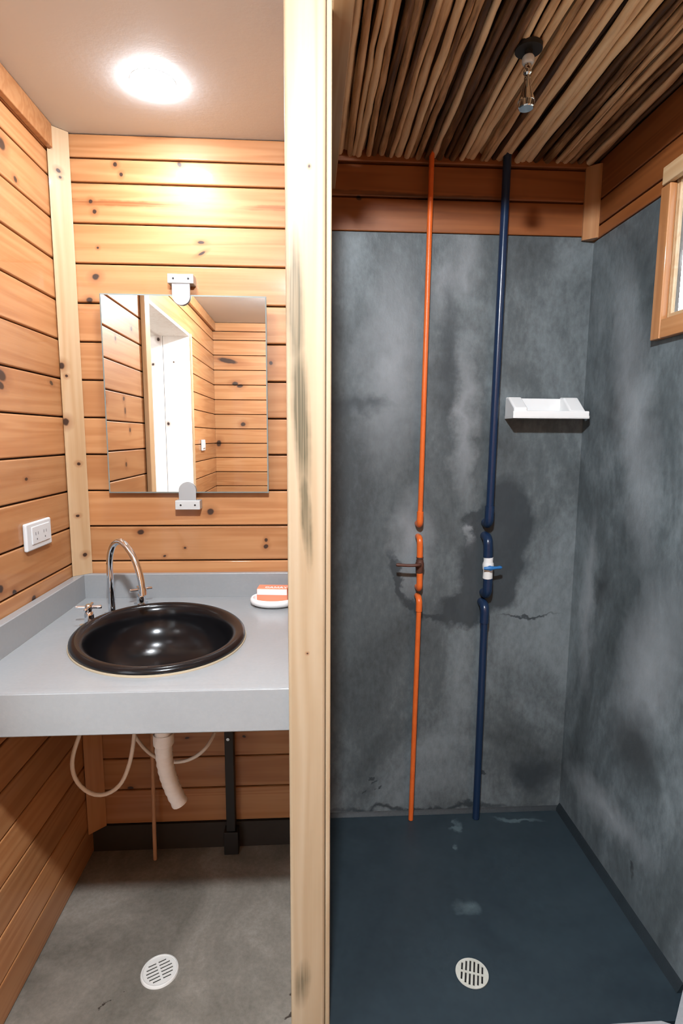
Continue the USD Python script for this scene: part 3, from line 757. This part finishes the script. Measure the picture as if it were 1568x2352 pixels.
# ---------------------------------------------------------------- plumbing under the counter
h1 = spline([(0.140, -0.297, 0.906), (0.128, -0.298, 0.80), (0.107, -0.30, 0.63), (0.074, -0.30, 0.515), (0.089, -0.30, 0.457), (0.144, -0.30, 0.4184), (0.196, -0.30, 0.4364), (0.2326, -0.30, 0.494), (0.256, -0.29, 0.61), (0.262, -0.25, 0.76)], 60)
h = thing('supply_hose', 'pale flexible water hose hanging in a deep loop, under the left tap', 'hose', (0.16, -0.3, 0.42))
obj('hose', tube(h1, 0.0062, 10), BRAID, h, smooth=60)
obj('nut', lathe([(0.0095, 0.0), (0.0095, 0.022), (0.007, 0.026)], 6, (0.140, -0.297, 0.882)), CHROME, h)
h2 = spline([(0.232, -0.115, 0.906), (0.214, -0.125, 0.72), (0.205, -0.15, 0.5358), (0.231, -0.15, 0.487), (0.267, -0.15, 0.4495), (0.347, -0.15, 0.4257), (0.404, -0.15, 0.4439), (0.443, -0.145, 0.4793), (0.462, -0.10, 0.512), (0.4655, -0.05, 0.535), (0.4655, -0.022, 0.538)], 60)
h = thing('supply_hose', 'pale flexible water hose hanging in a shallow loop behind the drain pipe', 'hose', (0.35, -0.15, 0.42))
obj('hose', tube(h2, 0.0058, 10), BRAID, h, smooth=60)
obj('fitting', tube([h2[-3], h2[-1], (0.4655, -0.001, 0.538)], 0.0085, 10), WHITE_PLASTIC, h, smooth=50)
dp = thing('drain_pipe', 'white taped drain pipe hanging bent below the basin', 'pipe', (0.368, -0.38, 0.42))
n = 70
pp = spline([(0.368, -0.390, 0.800), (0.366, -0.388, 0.64), (0.3645, -0.375, 0.565), (0.3715, -0.36, 0.497), (0.385, -0.352, 0.447), (0.3965, -0.35, 0.418)], n)
rr = 0.0245 + 0.0010 * np.sin(np.arange(n) * 1.5) - np.linspace(0.0, 0.0015, n)
obj('hose', tube(pp, rr, 18), PVC_WHITE, dp, smooth=60)
obj('collar', lathe([(0.026, 0.0), (0.0285, 0.004), (0.0285, 0.03), (0.026, 0.034)], 24, (0.367, -0.389, 0.625)), PVC_WHITE, dp, smooth=40)
obj('tailpiece', cyl((0.368, -0.390, 0.79), (0.370, -0.391, 0.812), 0.02), PVC_WHITE, dp)
tp = thing('supply_pipe', 'thin tan upright pipe against the boards under the countertop', 'pipe', (0.232, -0.05, 0.0))
obj('tube', tube([(0.236, -0.045, 0.84), (0.235, -0.048, 0.464), (0.230, -0.052, 0.091), (0.230, -0.053, 0.0)], 0.0068, 12), CPVC, tp, smooth=50)
sr = thing('counter_bracket', 'black upright steel post against the boards under the countertop', 'bracket', (0.50, -0.03, 0.0))
obj('upright', rbox(0.479, 0.510, -0.040, -0.004, 0.086, 0.842, 0.002), STEEL_DARK, sr)
obj('foot_plate', rbox(0.470, 0.520, -0.046, -0.005, 0.0, 0.086, 0.002), STEEL_DARK, sr)
obj('lug', rbox(0.511, 0.526, -0.020, -0.004, 0.455, 0.475, 0.002), STEEL, sr, label='bright bolt lug beside the post')
obj('bolt', cyl((0.492, -0.0402, 0.44), (0.492, -0.046, 0.44), 0.006, 6), CHROME, sr)

# ---------------------------------------------------------------- floor drains
def floor_drain(c, z, R, ang, material, lab, ring, n=6):
    t = thing('floor_drain', lab, 'drain', (*c, z))
    disc = Point(0, 0).buffer(R * (0.86 if ring else 1.0), quad_segs=16)
    inner = R * (0.72 if ring else 0.86)
    slots = []
    pitch = inner * 2 / (n + 1.0)
    for k in range(n):
        yy = (k - (n - 1) / 2) * pitch
        half = math.sqrt(max(0, inner ** 2 - yy ** 2)) - 0.0015
        g = R * 0.06
        for s in (-1, 1):
            disc = disc.difference(sbox(min(s * g, s * half), yy - pitch * 0.22, max(s * g, s * half), yy + pitch * 0.22))
    m = extrude(disc, 0.0022)
    T = trimesh.transformations.rotation_matrix(ang, (0, 0, 1))
    m.apply_transform(T); m.apply_translation((*c, z + 0.0016))
    obj('grate', m, material, t, smooth=False)
    obj('sump', Point_disc(R * 0.85, c, z + 0.0004), BLACK_HOLE, t, smooth=False)
    if ring:
        obj('rim', lathe([(R * 0.865, 0.0003), (R * 0.865, 0.0052), (R * 0.90, 0.0062), (R * 0.97, 0.0050), (R, 0.0003)], 48, (*c, z)), material, t, smooth=40)


def Point_disc(r, c, z):
    m = extrude(Point(0, 0).buffer(r), 0.0010)
    m.apply_translation((*c, z))
    return m


floor_drain((0.356, -0.480), 0.0, 0.0515, math.radians(28), DRAIN_WHITE, 'bright white round floor drain on the beige floor left', True)
floor_drain((1.194, -0.628), SHZ, 0.0420, math.radians(72), DRAIN_AGED, 'stained round drain grate in the dark shower floor', False)

# ---------------------------------------------------------------- shower pipes
def wall_end(p, r, up):
    """A vertical pipe end turning into the wall at p (towards +y): centre-line points."""
    s = 1 if up else -1
    R = r * 1.5
    a = np.linspace(0, math.pi / 2, 8)
    pts = [(p[0], p[1] + R * (1 - math.cos(t)), p[2] + s * R * math.sin(t)) for t in a]
    pts.append((p[0], 0.004, pts[-1][2]))
    return pts


def riser(name, lab, top, bot, r, material, elbow_top, elbow_bot, collar):
    t = thing(name, lab, 'pipe', (bot[0], bot[1], min(top[2], bot[2])))
    pts = []
    if elbow_top:
        pts += wall_end((top[0], top[1], top[2]), r, True)[::-1]
    else:
        pts.append(top)
    body = [np.array(top) + (np.array(bot) - np.array(top)) * q for q in np.linspace(0, 1, 12)]
    pts += [tuple(q) for q in body[1:-1]]
    if elbow_bot:
        pts += wall_end((bot[0], bot[1], bot[2]), r, False)
    else:
        pts.append(bot)
    obj('tube', tube(pts, r, 16), material, t, smooth=60)
    for el, p, up in ((elbow_top, top, True), (elbow_bot, bot, False)):
        if el:
            s = 1 if up else -1
            q = [(p[0], p[1], p[2] - s * collar * 2.6)] + wall_end(p, collar, up)[:-1] + [(p[0], -0.0005, wall_end(p, collar, up)[-1][2])]
            obj('elbow', tube(q, collar, 16), material, t, smooth=60)
    return t


PY = -0.036
riser('hot_water_pipe', 'long orange painted pipe from the shower ceiling down the cement wall', (1.1585, PY, 2.42), (1.1485, PY, 1.206), 0.0085, ORANGE, False, True, 0.0112)
riser('hot_water_pipe', 'orange pipe from the brown valve level down to the shower floor', (1.1523, PY, 0.917), (1.1411, PY, SHZ + 0.002), 0.0088, ORANGE, True, False, 0.0110)
riser('cold_water_pipe', 'long navy painted pipe from the shower ceiling down the cement wall', (1.3955, PY - 0.004, 2.42), (1.3845, PY - 0.004, 1.214), 0.0128, NAVY, False, True, 0.0155)
riser('cold_water_pipe', 'navy pipe from the wet stain down to the shower floor', (1.3815, PY - 0.004, 0.886), (1.3800, PY - 0.004, SHZ + 0.002), 0.0125, NAVY, True, False, 0.0155)

hv = thing('hot_water_valve', 'short orange pipe loop with brown lever valve', 'valve', (1.151, PY, 1.055))
q = wall_end((1.1500, PY, 1.128), 0.0105, True)[::-1] + [(1.1505, PY, 1.10), (1.151, PY, 1.078)]
obj('upper_elbow', tube(q, 0.0105, 16), ORANGE, hv, smooth=60)
q = [(1.1515, PY, 1.030), (1.152, PY, 0.998)] + wall_end((1.1523, PY, 0.982), 0.0105, False)
obj('lower_elbow', tube(q, 0.0105, 16), ORANGE, hv, smooth=60)
obj('valve_body', lathe([(0.0095, -0.030), (0.0122, -0.026), (0.0122, -0.014), (0.0145, -0.008), (0.0150, 0.004), (0.0125, 0.012), (0.0125, 0.018), (0.0105, 0.019), (0.0105, 0.022), (0.0125, 0.023), (0.0125, 0.027), (0.0, 0.027)], 20, (1.1512, PY, 1.052)), RUST, hv, smooth=40, label='rusty brown valve body')
obj('lever', tube(spline([(1.1505, PY - 0.012, 1.056), (1.143, PY - 0.024, 1.057), (1.120, PY - 0.026, 1.056), (1.09, PY - 0.025, 1.057), (1.0665, PY - 0.024, 1.0585)], 14), np.r_[np.full(12, 0.0052), 0.0062, 0.0045], 10), RUST, hv, smooth=60, label='rusty brown lever pointing left')

CY = PY - 0.004
cv = thing('cold_water_valve', 'short navy pipe loop with white valve and blue handle', 'valve', (1.386, CY, 1.045))
q = wall_end((1.3842, CY, 1.120), 0.0165, True)[::-1] + [(1.385, CY, 1.10), (1.3855, CY, 1.078)]
obj('upper_elbow', tube(q, 0.0162, 16), NAVY, cv, smooth=60)
q = [(1.3885, CY, 1.005), (1.3885, CY, 0.985)] + wall_end((1.3885, CY, 0.968), 0.0165, False)
obj('lower_elbow', tube(q, 0.0162, 16), NAVY, cv, smooth=60)
obj('valve_body', lathe([(0.0, -0.041), (0.0155, -0.041), (0.0168, -0.039), (0.0162, -0.012), (0.0180, -0.008), (0.0195, 0.006), (0.0180, 0.014), (0.0160, 0.018), (0.0160, 0.034), (0.0, 0.035)], 24, (1.387, CY, 1.044)), VALVE_WHITE, cv, smooth=40, label='white plastic valve body')
obj('handle', tube(spline([(1.366, CY - 0.021, 1.044), (1.385, CY - 0.025, 1.045), (1.405, CY - 0.024, 1.046), (1.428, CY - 0.018, 1.046)], 12), np.array([.0045, .0055, .006, .0068, .007, .0068, .0058, .0052, .005, .0058, .0062, .0035]), 10), BLUE, cv, smooth=60, label='bright blue handle')
obj('stem', cyl((1.387, CY - 0.014, 1.045), (1.387, CY - 0.028, 1.045), 0.008, 14), BLUE, cv)

# ---------------------------------------------------------------- wall soap holder in the shower
HX0, HX1, HZ, HD = 1.436, 1.682, 1.546, 0.092
sh = thing('soap_holder', 'white ceramic soap holder in the corner of the cement shower wall', 'soap holder', ((HX0 + HX1) / 2, 0.0, HZ))
tray = Polygon([(HX0, -0.001), (HX1, -0.001), (HX1 + 0.002, -HD), (HX0 - 0.004, -HD)])
for ix in range(6):
    for iy in range(3):
        tray = tray.difference(Point(HX0 + 0.062 + ix * 0.025, -0.024 - iy * 0.021).buffer(0.0052, quad_segs=4))
t = extrude(tray, 0.009); t.apply_translation((0, 0, HZ))
obj('tray', t, WHITE_CERAMIC, sh, smooth=20)
obj('back_plate', rbox(HX0 + 0.012, HX1 - 0.012, -0.012, -0.0005, HZ + 0.002, HZ + 0.068, 0.004), WHITE_CERAMIC, sh, smooth=40)
for x0, x1 in ((HX0 - 0.001, HX0 + 0.044), (HX1 - 0.062, HX1 - 0.010)):
    pts = []
    s = trimesh.creation.icosphere(subdivisions=2, radius=0.006).vertices
    for x in (x0 + 0.006, x1 - 0.006):
        for y, z in ((-0.0066, HZ + 0.006), (-0.0066, HZ + 0.066), (-0.030, HZ + 0.064), (-HD + 0.008, HZ + 0.030 if x0 < 1.5 else HZ + 0.022), (-HD + 0.007, HZ + 0.0065)):
            pts.append(s + np.array((x, y, z)))
    obj('cheek', trimesh.convex.convex_hull(np.concatenate(pts)), WHITE_CERAMIC, sh, smooth=40)
obj('lip', rbox(HX0 - 0.004, HX1 + 0.002, -HD - 0.001, -HD + 0.013, HZ + 0.0003, HZ + 0.024, 0.004), WHITE_CERAMIC, sh, smooth=40)

# ---------------------------------------------------------------- shower head hanging from the canes
SX, SY = 1.268, -0.532
hd = thing('shower_head', 'small clear and chrome shower head hanging from the cane ceiling', 'shower head', (SX, SY, 2.225))
obj('ceiling_hole', lathe([(0.0, 0.0), (0.030, 0.0), (0.030, 0.010), (0.0, 0.010)], 24, (SX, SY, BAM - 0.004)), BLACK_HOLE, hd, smooth=40)
obj('collar', lathe([(0.0, 2.314), (0.0115, 2.314), (0.0135, 2.317), (0.0135, 2.326), (0.011, 2.330), (0.0, 2.330)], 20, (SX, SY, 0)), WHITE_PLASTIC, hd, smooth=40)
obj('pipe', cyl((SX, SY, 2.328), (SX, SY, 2.40), 0.009), STEEL_DARK, hd)
obj('neck', lathe([(0.0, 2.272), (0.006, 2.272), (0.0075, 2.284), (0.006, 2.290), (0.0095, 2.294), (0.0095, 2.299), (0.006, 2.303), (0.0078, 2.309), (0.0078, 2.3145), (0.0, 2.3145)], 20, (SX, SY, 0)), CHROME, hd, smooth=40)
obj('bell', lathe([(0.0075, 2.280), (0.0090, 2.268), (0.0125, 2.255), (0.0165, 2.243), (0.0185, 2.236), (0.0165, 2.236), (0.0145, 2.243), (0.0105, 2.255), (0.0070, 2.268), (0.0060, 2.280), (0.0075, 2.280)], 28, (SX, SY, 0)), CLEAR, hd, smooth=50, label='clear plastic bell')
obj('face', lathe([(0.0, 2.2215), (0.0155, 2.2215), (0.0175, 2.2235), (0.0178, 2.2355), (0.0160, 2.2375), (0.0, 2.2375)], 28, (SX, SY, 0)), CHROME, hd, smooth=40)
